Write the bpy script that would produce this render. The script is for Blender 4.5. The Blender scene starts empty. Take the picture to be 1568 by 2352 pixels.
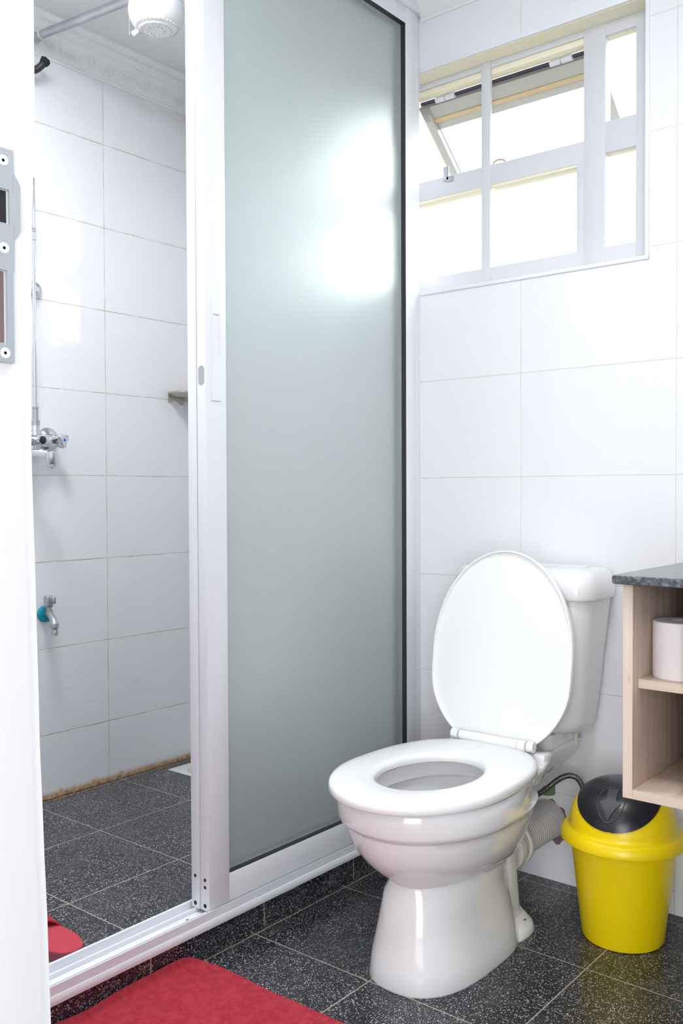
import bpy, bmesh, math, random
from mathutils import Vector, Matrix, noise
random.seed(7)
PI = math.pi
SC = bpy.context.scene
COL = SC.collection

# ------------------------------------------------------------------ camera
cam_d = bpy.data.cameras.new('camera')
cam = bpy.data.objects.new('camera', cam_d); COL.objects.link(cam)
CAMZ = 1.1143
yaw, pit, rol = 0.6856, 0.0223, -0.0039
Fv = Vector((-math.sin(yaw)*math.cos(pit), math.cos(yaw)*math.cos(pit), -math.sin(pit)))
Rv = Vector((math.cos(yaw), math.sin(yaw), 0)); Uv = Rv.cross(Fv)
cr, sr = math.cos(rol), math.sin(rol)
R2 = Rv*cr + Uv*sr; U2 = Uv*cr - Rv*sr
M = Matrix((R2, U2, -Fv)).transposed().to_4x4(); M.translation = (0, 0, CAMZ)
cam.matrix_world = M
cam_d.sensor_fit = 'VERTICAL'; cam_d.sensor_height = 36.0
cam_d.lens = 2143.1/2352*36.0
cam_d.clip_start = 0.02
SC.camera = cam

# ------------------------------------------------------------------ light
W = bpy.data.worlds.new('world'); SC.world = W; W.use_nodes = True
bg = W.node_tree.nodes['Background']
wt = W.node_tree
g_ = wt.nodes.new('ShaderNodeNewGeometry'); sx_ = wt.nodes.new('ShaderNodeSeparateXYZ'); wt.links.new(g_.outputs['Incoming'], sx_.inputs[0])
mr = wt.nodes.new('ShaderNodeMapRange'); mr.inputs[1].default_value = 0.06; mr.inputs[2].default_value = -0.10; mr.inputs[3].default_value = 0.0; mr.inputs[4].default_value = 1.0
wt.links.new(sx_.outputs[2], mr.inputs[0])
mw = wt.nodes.new('ShaderNodeMix'); mw.data_type = 'RGBA'; wt.links.new(mr.outputs[0], mw.inputs[0])
mw.inputs[6].default_value = (0.10, 0.10, 0.085, 1); mw.inputs[7].default_value = (0.95, 0.975, 1.0, 1)   # ground below, overcast sky above
wt.links.new(mw.outputs[2], bg.inputs[0]); bg.inputs[1].default_value = 2.7

def area(name, loc, rot, sx, sy, power, color=(1, 1, 1), portal=False):
    d = bpy.data.lights.new(name, 'AREA'); d.shape = 'RECTANGLE'; d.size = sx; d.size_y = sy
    d.energy = power; d.color = color
    if portal: d.cycles.is_portal = True
    o = bpy.data.objects.new(name, d); COL.objects.link(o); o.location = loc; o.rotation_euler = rot
    return o
area('window_portal', (-1.6, 2.60, 2.07), (math.radians(-90), 0, 0), 1.30, 0.68, 1, portal=True)
area('hallway_fill_light', (1.2, -2.0, 1.2), (math.radians(88), 0, math.radians(32)), 3.0, 2.3, 67, (0.965, 0.98, 1.0))  # added fill from behind the camera, source unseen
area('overhead_fill_light', (-0.45, 1.15, 2.66), (0, 0, 0), 0.5, 0.5, 8.5, (0.98, 0.99, 1.0))  # added overhead fill for brightness, no fitting modelled
area('shower_fill_light', (-2.0, 1.25, 2.66), (0, 0, 0), 0.4, 0.4, 9.0, (0.98, 0.99, 1.0))  # added fill to lift the shower walls, no fitting modelled
SC.view_settings.view_transform = 'Standard'
SC.view_settings.look = 'None'
SC.view_settings.exposure = 1.32
SC.view_settings.gamma = 1.0
SC.view_settings.use_curve_mapping = False

# ------------------------------------------------------------------ material helpers
class NT:
    def __init__(s, name):
        s.m = bpy.data.materials.new(name); s.m.use_nodes = True; s.t = s.m.node_tree
        s.p = s.t.nodes['Principled BSDF']; s.out = s.t.nodes['Material Output']
    def n(s, typ, **k):
        x = s.t.nodes.new(typ)
        for a, b in k.items(): setattr(x, a, b)
        return x
    def l(s, a, b): s.t.links.new(a, b)
    def math(s, op, a, b=None, c=None, clamp=False):
        x = s.n('ShaderNodeMath', operation=op); x.use_clamp = clamp
        for i, v in enumerate((a, b, c)):
            if v is None: continue
            if isinstance(v, (int, float)): x.inputs[i].default_value = v
            else: s.l(v, x.inputs[i])
        return x.outputs[0]
    def mix(s, f, a, b):
        x = s.n('ShaderNodeMix', data_type='RGBA')
        if isinstance(f, (int, float)): x.inputs[0].default_value = f
        else: s.l(f, x.inputs[0])
        for i, v in ((6, a), (7, b)):
            if isinstance(v, tuple): x.inputs[i].default_value = (*v, 1) if len(v) == 3 else v
            else: s.l(v, x.inputs[i])
        return x.outputs[2]
    def pos(s):
        g = s.n('ShaderNodeNewGeometry'); sp = s.n('ShaderNodeSeparateXYZ'); s.l(g.outputs['Position'], sp.inputs[0])
        return g.outputs['Position'], sp.outputs
    def noise(s, vec, scale, detail=3, rough=.5, scl=None):
        if scl:
            mp = s.n('ShaderNodeMapping'); mp.inputs['Scale'].default_value = scl; s.l(vec, mp.inputs[0]); vec = mp.outputs[0]
        x = s.n('ShaderNodeTexNoise'); x.inputs['Scale'].default_value = scale; x.inputs['Detail'].default_value = detail
        x.inputs['Roughness'].default_value = rough; s.l(vec, x.inputs['Vector']); return x.outputs['Fac']
    def smooth(s, v, a, b, lo=0., hi=1.):
        x = s.n('ShaderNodeMapRange', interpolation_type='SMOOTHSTEP'); s.l(v, x.inputs[0])
        for i, q in enumerate((a, b, lo, hi)): x.inputs[i+1].default_value = q
        return x.outputs[0]
    def bump(s, h, strength, dist, normal=None):
        x = s.n('ShaderNodeBump'); x.inputs['Strength'].default_value = strength; x.inputs['Distance'].default_value = dist
        s.l(h, x.inputs['Height'])
        if normal: s.l(normal, x.inputs['Normal'])
        s.l(x.outputs[0], s.p.inputs['Normal']); return x.outputs[0]
    def setp(s, **k):
        for a, v in k.items():
            i = s.p.inputs[a.replace('_', ' ')]
            if isinstance(v, (int, float)): i.default_value = v
            elif isinstance(v, tuple): i.default_value = (*v, 1) if len(v) == 3 else v
            else: s.l(v, i)
        return s
    def grout(s, u, pitch, off, hw, soft=.0008):
        a = s.math('SUBTRACT', u, off); a = s.math('DIVIDE', a, pitch); a = s.math('ADD', a, 100.5)
        a = s.math('FRACT', a); a = s.math('SUBTRACT', a, .5); a = s.math('ABSOLUTE', a); a = s.math('MULTIPLY', a, pitch)
        return s.smooth(a, hw-soft, hw+soft, 1, 0)

def simple(name, col, rough=.4, metal=0., bump=0., bscale=60, spec=.5, var=0.0, coat=0.0):
    m = NT(name); P, _ = m.pos()
    c = col
    if var:
        f = m.noise(P, bscale*.3, 4)
        c = m.mix(f, tuple(x*(1-var) for x in col), tuple(min(1, x*(1+var)) for x in col))
    m.setp(Base_Color=c, Roughness=rough, Metallic=metal)
    m.p.inputs['Specular IOR Level'].default_value = spec
    m.p.inputs['Coat Weight'].default_value = coat
    if bump: m.bump(m.noise(P, bscale, 4), bump, .002)
    return m.m

def wall_tile(name, axis, voff, zoff, zp=.3, stain=False, low=0.06):
    m = NT(name); P, s = m.pos(); u = s[axis]; z = s[2]
    wob = m.math('MULTIPLY', m.math('SUBTRACT', m.noise(P, 9, 2), .5), .003)
    uz = m.math('ADD', z, wob); uu = m.math('ADD', u, wob)
    hwn = m.smooth(m.noise(P, 14, 3), .3, .8, .0, .0012)
    gz = m.grout(uz, zp, zoff, .0014); gu = m.grout(uu, .45, voff, .0013)
    g = m.math('MAXIMUM', gz, gu)
    gcol = m.mix(m.smooth(m.noise(P, 11, 4), .40, .62), (.72, .69, .63), (.52, .40, .22)) if stain else m.mix(m.smooth(m.noise(P, 7, 4), .45, .7), (.70, .67, .64), (.62, .54, .47))
    c = m.mix(m.math('MULTIPLY', g, .85 if stain else .6), (.82, .83, .865), gcol)
    # grime spreading next to the joints
    if stain:
        st = m.math('MULTIPLY', m.grout(uz, zp, zoff, .005, .004), m.smooth(m.noise(P, 18, 5), .52, .75, 0, .35))
        c = m.mix(st, c, (.62, .52, .36))
        hn = m.noise(P, 13, 6, .65); h2 = m.noise(P, 45, 5, .7)
        top = m.math('ADD', m.math('MULTIPLY', m.math('SUBTRACT', hn, .42), .13), low+.004)
        a = m.math('SUBTRACT', top, z)
        k = m.smooth(a, -.006, .016)
        k = m.math('MULTIPLY', k, m.smooth(h2, .38, .56, .35, 1.))
        base = m.smooth(z, low+.005, low+.028, 1, 0)
        k = m.math('MAXIMUM', k, m.math('MULTIPLY', base, .9))
        c = m.mix(k, c, m.mix(m.smooth(h2, .4, .6), (.42, .18, .05), (.68, .44, .20)))
        tn = m.noise(P, 5, 4); tt = m.math('MULTIPLY', m.smooth(z, 2.50, 2.585), m.smooth(tn, .5, .72, 0, .35))
        c = m.mix(tt, c, (.74, .60, .44))
    spk = m.smooth(m.noise(P, 60, 2), .745, .76, 0, .5)
    c = m.mix(m.math('MULTIPLY', spk, m.smooth(z, .3, .0)), c, (.1, .1, .1))
    m.setp(Base_Color=c, Roughness=m.math('ADD', m.math('MULTIPLY', g, .5), .055))
    m.p.inputs['Specular IOR Level'].default_value = .38
    # wavy pressed relief of the glaze: staggered flat scallops
    colid = m.math('FLOOR', m.math('DIVIDE', u, .062))
    odd = m.math('FRACT', m.math('MULTIPLY', colid, .5))
    cu = m.math('SUBTRACT', m.math('FRACT', m.math('DIVIDE', u, .062)), .5)
    arch = m.math('MULTIPLY', m.math('MULTIPLY', cu, cu), .22)
    ph = m.math('ADD', m.math('ADD', m.math('DIVIDE', z, .0605), m.math('MULTIPLY', odd, .5)), arch)
    saw = m.math('FRACT', ph)
    ridge = m.smooth(saw, .0, .16, 0, 1)
    sl = m.math('MULTIPLY', m.math('SUBTRACT', 1, saw), 1)
    h = m.math('MULTIPLY', ridge, sl)
    ln = m.noise(P, 16, 2)
    hh = m.math('ADD', m.math('MULTIPLY', m.math('MULTIPLY', h, m.smooth(m.noise(P, 22, 2), .35, .62, .15, 1.)), .42), m.math('MULTIPLY', ln, .05))
    hh = m.math('SUBTRACT', hh, m.math('MULTIPLY', g, 1.2))
    m.bump(hh, .40, .0022)
    return m.m

def terrazzo(name, xo, yo, pitch=.3665, grout=True, axis=None, rot=0.0, dusty=True):
    m = NT(name); P, s = m.pos()
    if rot:
        mp = m.n('ShaderNodeMapping'); mp.inputs['Rotation'].default_value = (0, 0, rot)
        m.l(P, mp.inputs[0]); sp = m.n('ShaderNodeSeparateXYZ'); m.l(mp.outputs[0], sp.inputs[0]); gs = sp.outputs
    else: gs = s
    def specks(scale, thr, gate, seed):
        mp = m.n('ShaderNodeMapping'); mp.inputs['Location'].default_value = (seed, seed*.7, seed*.3); m.l(P, mp.inputs[0])
        wv = m.n('ShaderNodeTexNoise'); wv.inputs['Scale'].default_value = scale*.9; m.l(mp.outputs[0], wv.inputs['Vector'])
        av = m.n('ShaderNodeVectorMath', operation='MULTIPLY_ADD'); m.l(wv.outputs['Color'], av.inputs[0])
        av.inputs[1].default_value = (.9/scale,)*3; m.l(mp.outputs[0], av.inputs[2])
        v = m.n('ShaderNodeTexVoronoi'); v.inputs['Scale'].default_value = scale; m.l(av.outputs[0], v.inputs['Vector'])
        d = m.smooth(v.outputs['Distance'], thr*.75, thr, 1, 0)
        sc = m.n('ShaderNodeSeparateColor'); m.l(v.outputs['Color'], sc.inputs[0])
        gt = m.math('LESS_THAN', sc.outputs[0], gate)
        br = m.smooth(sc.outputs[1], 0, 1, .25, 1)
        return m.math('MULTIPLY', m.math('MULTIPLY', d, gt), br)
    a = specks(290, .40, .50, 1.3); b = specks(170, .28, .36, 5.1)
    sp_ = m.math('MAXIMUM', a, b)
    tint = m.mix(m.noise(P, 120, 1), (.66, .72, .66), (.80, .80, .84))
    c = m.mix(sp_, (.018, .018, .025), tint)
    if dusty:
        du = m.math('MULTIPLY', m.smooth(m.noise(P, 6, 6, .65), .45, .75), .10)
        c = m.mix(du, c, (.30, .29, .29))
    if grout:
        if axis is None: g = m.math('MAXIMUM', m.grout(gs[0], pitch, xo, .0016), m.grout(gs[1], pitch, yo, .0016))
        else: g = m.grout(gs[axis], pitch, yo, .0016)
        gc = m.mix(m.noise(P, 20, 4), (.50, .43, .33), (.36, .33, .29))
        c = m.mix(g, c, gc)
    m.setp(Base_Color=c, Roughness=m.smooth(m.noise(P, 5, 4), .3, .7, .22, .36))
    if grout: m.bump(m.math('SUBTRACT', m.noise(P, 300, 2), m.math('MULTIPLY', g, 2)), .25, .0008)
    else: m.bump(m.noise(P, 300, 2), .2, .0006)
    return m.m

def wood(name, ca, cb, axis=2):
    m = NT(name); P, s = m.pos()
    scl = [60, 60, 60]; scl[axis] = 3.0
    f = m.noise(P, 1.0, 6, .65, tuple(scl)); 
    scl2 = [260, 260, 260]; scl2[axis] = 22
    f2 = m.noise(P, 1.0, 2, .5, tuple(scl2))
    c = m.mix(m.smooth(f, .3, .7), ca, cb)
    dash = m.smooth(f2, .66, .72, 0, .55)
    c = m.mix(dash, c, tuple(x*.55 for x in ca))
    m.setp(Base_Color=c, Roughness=.5); m.bump(f2, .15, .0006)
    return m.m

def frosted():
    m = NT('frosted_glass'); P, s = m.pos()
    m.setp(Base_Color=(.90, .96, .95), Roughness=.28, Metallic=0.)
    m.p.inputs['Transmission Weight'].default_value = .80
    m.p.inputs['IOR'].default_value = 1.48
    m.bump(m.noise(P, 520, 2, .5), .25, .0012)
    return m.m

def thin_glass():
    m = NT('window_glass')
    tr = m.n('ShaderNodeBsdfTransparent'); gl = m.n('ShaderNodeBsdfGlossy'); gl.inputs['Roughness'].default_value = .02
    fr = m.n('ShaderNodeFresnel'); fr.inputs[0].default_value = 1.3
    gg = m.n('ShaderNodeNewGeometry'); ff = m.math('MULTIPLY', fr.outputs[0], m.math('SUBTRACT', 1, gg.outputs['Backfacing']))
    mx = m.n('ShaderNodeMixShader'); m.l(ff, mx.inputs[0]); m.l(tr.outputs[0], mx.inputs[1]); m.l(gl.outputs[0], mx.inputs[2])
    m.l(mx.outputs[0], m.out.inputs[0]); return m.m

MT = {}
MT['tile_back'] = wall_tile('white_wall_tile', 0, -1.3129, .2538)
MT['tile_shower'] = wall_tile('white_shower_tile', 1, 2.0800, 1.1726-.2976*3, .2976, stain=True)
MT['tile_shower_back'] = wall_tile('white_shower_tile_end', 0, -2.2, 1.1726-.2976*3, .2976, stain=True)
MT['floor'] = terrazzo('black_terrazzo', -1.283, 1.66, .3600)
MT['floor_shower'] = terrazzo('black_terrazzo_shower', -2.045, 1.755, .3665)
MT['curb'] = terrazzo('black_terrazzo_curb', 0, 1.706, .3675, axis=1, dusty=False)
MT['paint'] = simple('white_paint', (.87, .87, .87), .6, bump=.05, bscale=40)
MT['ceil'] = simple('ceiling_paint', (.80, .82, .82), .7)
MT['plaster'] = simple('cornice_plaster', (.84, .86, .86), .7)
MT['alu'] = simple('white_powder_coat', (.81, .835, .885), .28, spec=.5)
MT['upvc'] = simple('white_window_paint', (.66, .67, .71), .35, bump=.05, bscale=90)
MT['sash'] = simple('cream_sash_paint', (.42, .42, .37), .5)
MT['strip'] = simple('purple_grey_gap_shade', (.07, .06, .09), .7)
MT['cream'] = simple('cream_bounce_tint', (.86, .82, .62), .5)  # warm light bounced off the outside wall, put into the colour
MT['tan'] = simple('tan_putty', (.55, .42, .25), .7, var=.1)
MT['rubber'] = simple('black_rubber', (.025, .025, .03), .45)
MT['dark'] = simple('dark_hole', (.015, .013, .02), .8)
MT['ceramic'] = simple('white_ceramic', (.80, .80, .81), .07, spec=.5, coat=.3)
MT['seatpl'] = simple('white_seat_plastic', (.86, .87, .88), .22)
MT['chrome'] = simple('chrome', (.66, .68, .70), .12, 1.)
MT['dullmetal'] = simple('dull_metal', (.48, .50, .52), .34, .9)
MT['galv'] = simple('galvanised_pipe', (.42, .44, .47), .42, .6, var=.25, bscale=50)
MT['dish'] = simple('tarnished_metal', (.50, .48, .42), .35, .6, var=.15)
MT['braid'] = None
MT['yellow'] = simple('yellow_plastic', (.95, .71, .0), .30)
MT['black'] = simple('black_plastic', (.016, .017, .022), .28)
MT['blackraise'] = simple('black_plastic_matt', (.050, .052, .060), .42)
MT['wood'] = wood('pale_oak_laminate', (.57, .45, .37), (.43, .33, .26), 2)
MT['woodh'] = wood('pale_oak_board', (.57, .45, .37), (.45, .345, .27), 1)
MT['woodedge'] = wood('pale_oak_edge', (.70, .60, .50), (.62, .51, .41), 2)
MT['woodedgeh'] = wood('pale_oak_edge_flat', (.70, .60, .50), (.62, .51, .41), 0)
MT['teal'] = simple('teal_plastic', (.0, .30, .42), .45)
MT['blue'] = simple('blue_dot', (.01, .10, .75), .4)
MT['green'] = simple('green_plastic', (.12, .25, .10), .6)
MT['redsole'] = simple('red_foam', (.52, .045, .075), .75, bump=.2, bscale=250)
MT['redside'] = simple('faded_red_foam', (.40, .10, .14), .8)
MT['redstrap'] = simple('red_strap', (.42, .006, .03), .45)
MT['yel2'] = simple('yellow_foam', (.72, .50, .03), .6)
MT['showerpl'] = simple('white_shower_plastic', (.84, .85, .86), .2)
MT['beige'] = simple('limescale', (.62, .60, .50), .5)
MT['ink'] = simple('dark_print', (.10, .09, .14), .6)
MT['wire'] = simple('cream_wire', (.72, .68, .58), .5)
MT['orange'] = simple('orange_plastic', (.6, .14, .03), .5)
MT['steel'] = simple('brushed_steel', (.50, .53, .56), .38, .75)
MT['pipepl'] = simple('grey_pvc', (.52, .50, .50), .5)
MT['collar'] = simple('ivory_pvc', (.66, .62, .57), .45)
MT['paper'] = simple('toilet_paper', (.84, .79, .80), .9, bump=.5, bscale=260)
MT['core'] = simple('paper_core', (.60, .52, .58), .9)
MT['frost'] = frosted()
MT['glass'] = thin_glass()
MT['drainpl'] = simple('drain_cover_white', (.72, .76, .78), .3)
MT['grate'] = simple('cream_grate', (.60, .58, .47), .4)
MT['worn'] = simple('raw_plaster', (.20, .14, .14), .9, bump=.6, bscale=40, var=.3)
def mk_mat():
    m = NT('red_felt'); P, s = m.pos()
    f = m.noise(P, 55, 6, .7); f2 = m.noise(P, 420, 3, .6)
    c = m.mix(m.smooth(f, .35, .65), (.36, .028, .045), (.47, .046, .064))
    c = m.mix(m.smooth(f2, .55, .75, 0, .5), c, (.16, .03, .05))
    m.setp(Base_Color=c, Roughness=.95); m.p.inputs['Specular IOR Level'].default_value = .2
    m.bump(f2, .8, .002); return m.m
MT['mat'] = mk_mat()
def granite():
    m = NT('grey_granite'); P, s = m.pos()
    f = m.noise(P, 90, 5, .7); g = m.noise(P, 12, 5, .6)
    c = m.mix(m.smooth(f, .40, .68), (.05, .055, .065), (.20, .21, .23))
    c = m.mix(m.smooth(g, .62, .68, 0, .3), c, (.45, .40, .36))
    m.setp(Base_Color=c, Roughness=.22); return m.m
MT['granite'] = granite()
def braid():
    m = NT('braided_steel'); P, s = m.pos()
    w = m.n('ShaderNodeTexVoronoi'); w.inputs['Scale'].default_value = 420; m.l(P, w.inputs['Vector'])
    c = m.mix(m.smooth(w.outputs['Distance'], .2, .6), (.30, .29, .27), (.07, .07, .065))
    m.setp(Base_Color=c, Roughness=.35, Metallic=.8); m.bump(w.outputs['Distance'], .6, .001); return m.m
MT['braid'] = braid()

# ------------------------------------------------------------------ mesh helpers
class MB:
    def __init__(s): s.b = bmesh.new()
    def box(s, x0, x1, y0, y1, z0, z1, bev=0., seg=2, mi=0):
        r = bmesh.ops.create_cube(s.b, size=1.)
        vs = r['verts']
        for v in vs: v.co = Vector(((x0+x1)/2+v.co.x*(x1-x0), (y0+y1)/2+v.co.y*(y1-y0), (z0+z1)/2+v.co.z*(z1-z0)))
        fs = set(f for v in vs for f in v.link_faces)
        for f in fs: f.material_index = mi
        if bev: bmesh.ops.bevel(s.b, geom=list({e for v in vs for e in v.link_edges}), offset=bev, segments=seg, affect='EDGES', profile=.5)
        return s
    def loft(s, rings, cap0=True, cap1=True, closed=True, mi=0):
        R = [[s.b.verts.new(p) for p in r] for r in rings]
        n = len(R[0])
        for a, b in zip(R, R[1:]):
            for i in range(n if closed else n-1):
                j = (i+1) % n
                try: s.b.faces.new((a[i], a[j], b[j], b[i])).material_index = mi
                except ValueError: pass
        if cap0 and closed: s.b.faces.new(R[0][::-1]).material_index = mi
        if cap1 and closed: s.b.faces.new(R[-1]).material_index = mi
        return s
    def frame(s, d):
        d = Vector(d).normalized(); a = Vector((0, 0, 1)) if abs(d.z) < .9 else Vector((1, 0, 0))
        u = d.cross(a).normalized(); v = d.cross(u); return d, u, v
    def tube(s, pts, rad, n=14, mi=0, cap=True):
        pts = [Vector(p) for p in pts]; rings = []
        u = None
        for i, p in enumerate(pts):
            d = (pts[min(i+1, len(pts)-1)]-pts[max(i-1, 0)]).normalized()
            if u is None: _, u, _ = s.frame(d)
            u = (u-d*u.dot(d)).normalized(); v = d.cross(u)
            r = rad[i] if isinstance(rad, (list, tuple)) else rad
            rings.append([p+(u*math.cos(2*PI*k/n)+v*math.sin(2*PI*k/n))*r for k in range(n)])
        return s.loft(rings, cap, cap, mi=mi)
    def lathe(s, prof, origin=(0, 0, 0), axis=(0, 0, 1), n=40, mi=0, cap=True):
        d, u, v = s.frame(axis); o = Vector(origin)
        rings = [[o+d*h+(u*math.cos(2*PI*k/n)+v*math.sin(2*PI*k/n))*max(r, 1e-4) for k in range(n)] for r, h in prof]
        return s.loft(rings, cap, cap, mi=mi)
    def prism(s, poly, o, u, v, w, depth, mi=0):
        o, u, v, w = Vector(o), Vector(u), Vector(v), Vector(w)
        a = [o+u*x+v*y for x, y in poly]; b = [p+w*depth for p in a]
        return s.loft([a, b], mi=mi)
    def build(s, name, mats, parent=None, sharp=35, label=None):
        bmesh.ops.recalc_face_normals(s.b, faces=s.b.faces[:])
        me = bpy.data.meshes.new(name); s.b.to_mesh(me); s.b.free()
        for m in (mats if isinstance(mats, (list, tuple)) else [mats]): me.materials.append(m)
        for p in me.polygons: p.use_smooth = True
        me.set_sharp_from_angle(angle=math.radians(sharp))
        o = bpy.data.objects.new(name, me); COL.objects.link(o)
        if parent:
            o.parent = parent
            q = parent; w = Matrix.Identity(4)
            while q: w = (q.matrix_parent_inverse @ q.matrix_basis if q.parent else q.matrix_basis) @ w; q = q.parent
            o.matrix_parent_inverse = w.inverted()
        if label: o['label'] = label
        return o
def tag(o, label, cat=None, group=None):
    o['label'] = label
    if cat: o['category'] = cat
    if group: o['group'] = group
    return o
def thing(name, loc, label, cat, group=None):
    o = bpy.data.objects.new(name, None); COL.objects.link(o); o.location = loc; o.empty_display_size = .05
    return tag(o, label, cat, group)
def struct(o, label=None):
    o['kind'] = 'structure'
    if label: o['label'] = label
    return o
def rrect(x0, x1, y0, y1, r, z, n=6):
    P = []
    for cx, cy, a in ((x1-r, y1-r, 0), (x0+r, y1-r, 90), (x0+r, y0+r, 180), (x1-r, y0+r, 270)):
        for k in range(n+1):
            t = math.radians(a+90*k/n); P.append(Vector((cx+r*math.cos(t), cy+r*math.sin(t), z)))
    return P
def egg(cx, yc, w, af, ab, ef, eb, z, n=56):
    o = []
    for i in range(n):
        t = 2*PI*i/n; c, s_ = math.cos(t), math.sin(t); e = ef if s_ < 0 else eb
        o.append(Vector((cx+w*math.copysign(abs(c)**e, c), yc+(af if s_ < 0 else ab)*math.copysign(abs(s_)**e, s_), z)))
    return o

# ================================================================== SETTING
XP, YB, XS, YS = -1.6565, 2.4255, -2.80, 2.49     # partition, back wall, shower side wall, shower end wall
CEIL = 2.70
OX0, OX1, OZ0, OZ1 = -2.12, -0.945, 1.732, 2.412   # window opening

b = MB(); b.box(-1.73, .40, -.6, 2.60, -.12, 0); struct(b.build('floor', MT['floor']), 'black speckled terrazzo tile floor with pale joints')
b = MB(); b.box(XS-.1, -1.73, .30, 2.60, -.06, .06); struct(b.build('floor_shower', MT['floor_shower']), 'black speckled tile floor of the shower')
b = MB(); b.box(-1.73, XP, .46, 2.4255, 0, .068); struct(b.build('trim_1', MT['curb']), 'low black speckled curb under the shower door')
def hole_wall(x0, x1, y0, y1, ox0, ox1):
    b = MB()
    b.box(x0, x1, y0, y1, 0, OZ0); b.box(x0, x1, y0, y1, OZ1, CEIL+.05)
    if ox0 > x0: b.box(x0, ox0, y0, y1, OZ0, OZ1)
    if ox1 < x1: b.box(ox1, x1, y0, y1, OZ0, OZ1)
    return b
struct(hole_wall(-1.70, .40, YB, 2.60, -1.70, OX1).build('wall_back', MT['tile_back']), 'white glazed tile wall behind the toilet')
struct(hole_wall(XS-.1, -1.7005, YS, 2.60, OX0, -1.7005).build('wall_shower_end', MT['tile_shower_back']), 'white tile wall at the window end of the shower')
b = MB(); b.box(XS-.1, XS, .30, 2.60, 0, CEIL+.05); struct(b.build('wall_left', MT['tile_shower']), 'white tile side wall of the shower with rusty foot')
b = MB(); b.box(.40, .50, .30, 2.60, 0, CEIL+.05); struct(b.build('wall_right', MT['tile_back']))
b = MB(); b.box(XS-.1, .50, .30, 2.60, CEIL, CEIL+.1); struct(b.build('ceiling', MT['ceil']), 'pale painted ceiling')

# front wall with the doorway the camera stands in; worn plaster edge on the left of the opening
b = MB()
b.box(XS, -.712, .32, .44, 0, CEIL); b.box(.26, .40, .32, .44, 0, CEIL); b.box(-.712, .26, .32, .44, 2.25, CEIL)
struct(b.build('wall_front', MT['paint']), 'white front wall around the doorway')
b = MB(); b.box(-1.9, -1.8, -2.6, .32, 0, CEIL); b.box(1.8, 1.9, -2.6, .32, 0, CEIL); b.box(-1.9, 1.9, -2.7, -2.6, 0, CEIL); b.box(-1.8, -.745, .30, .318, 0, CEIL); b.box(.262, 1.8, .30, .318, 0, CEIL)  # unseen hallway shell, added to limit sky light from behind
struct(b.build('wall_hallway_unseen', MT['paint']), 'unseen white walls added behind the camera to limit the sky light')
b = MB(); b.box(-1.9, 1.9, -2.7, .30, CEIL, CEIL+.1); struct(b.build('ceiling_hallway_unseen', MT['ceil']))
b = MB(); b.box(-1.9, 1.9, -2.7, -.6, -.12, 0); b.box(-1.9, -1.73, -.6, .30, -.12, 0); b.box(.4, 1.9, -.6, .30, -.12, 0); struct(b.build('floor_hallway_unseen', MT['floor']))
d1 = bpy.data.objects.new('door_1', None); COL.objects.link(d1); d1.location = (-.70, .40, 0)
struct(d1, 'white bathroom door frame at the left edge, out of focus')
b = MB()
zs = [i*.05 for i in range(46)]
def jy(z):                                           # room-side edge of the jamb lining leans and wanders a little
    base = [(0, .470), (.35, .468), (.7, .459), (.9, .4525), (1.15, .4475), (1.24, .4485), (1.37, .4505), (1.385, .4535), (1.55, .4545), (2.25, .456)]
    for (a, ya), (c, yc) in zip(base, base[1:]):
        if a <= z <= c: y = ya+(yc-ya)*(z-a)/(c-a); break
    else: y = .456
    return y+.0006*noise.noise(Vector((z*14, 3, 1)))
rings = [[Vector((-.745, .30, z)), Vector((-.7, .30, z)), Vector((-.7, jy(z)-.013, z)), Vector((-.7015, jy(z)-.010, z)), Vector((-.7025, jy(z)-.002, z)), Vector((-.706, jy(z), z)), Vector((-.745, jy(z), z))] for z in zs]
b.loft(rings); b.box(.225, .26, .30, .455, 0, 2.25, .003); b.box(-.745, .26, .30, .455, 2.225, 2.26, .003)
b.build('door_lining', MT['paint'], d1)
def stk(name, mat, lab=None):
    # strike plate with two openings, flat against the lining
    b = MB(); X0, X1 = -.6995, -.6975
    yl, yr = .396, .4285
    zt, zb = 1.395, 1.221
    h1 = (.402, .4245, 1.334, 1.362); h2 = (.402, .4215, 1.236, 1.296)
    b.box(X0, X1, yl, h1[0], zb, zt); b.box(X0, X1, h1[0], yr, h1[3], zt); b.box(X0, X1, h1[1], yr, h1[2], h1[3])
    b.box(X0, X1, h1[0], yr, h2[3], h1[2]); b.box(X0, X1, h2[1], yr-.001, h2[2], h2[3]); b.box(X0, X1, h1[0], yr-.001, zb, h2[2])
    poly = [(yr-.0006, 1.378), (.4345, 1.368), (.4345, 1.330), (yr-.0006, 1.322)]
    b.prism(poly, (X0, 0, 0), (0, 1, 0), (0, 0, 1), (1, 0, 0), X1-X0)
    o = b.build(name, mat, d1); o['label'] = 'grey steel strike plate with two latch openings'
    for z in (1.385, 1.314, 1.2285):
        c = MB(); c.lathe([(.0045, 0), (.0042, .0006), (.002, .0004), (.0008, -.0003)], (X1, .4195, z), (1, 0, 0), 18)
        c.build('screw', MT['paint'], o)
    for hh, mt in ((h1, MT['dark']), (h2, MT['worn'])):
        c = MB(); c.box(-.6996, -.6992, hh[0]+.001, hh[1]-.002, hh[2]+.001, hh[3]-.001); c.build('latch_pocket', mt, o)
stk('strike_plate', MT['steel'])

# cornices
def cornice_prof(w, h):
    return [(0, 0), (.004, 0), (.007, .006), (.004, .010), (.010, .014), (.030, .044), (.044, .060), (.052, .066), (.050, .071), (.058, .076), (.066, .088), (.064, .093), (.074, .097), (w, h-.004), (w, h), (0, h)]
zc = 2.585
P = cornice_prof(.082, CEIL-zc)
b = MB()
b.loft([[Vector((XS+x, y, zc+z)) for x, z in P] for y in (.44, YS)])
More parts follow.
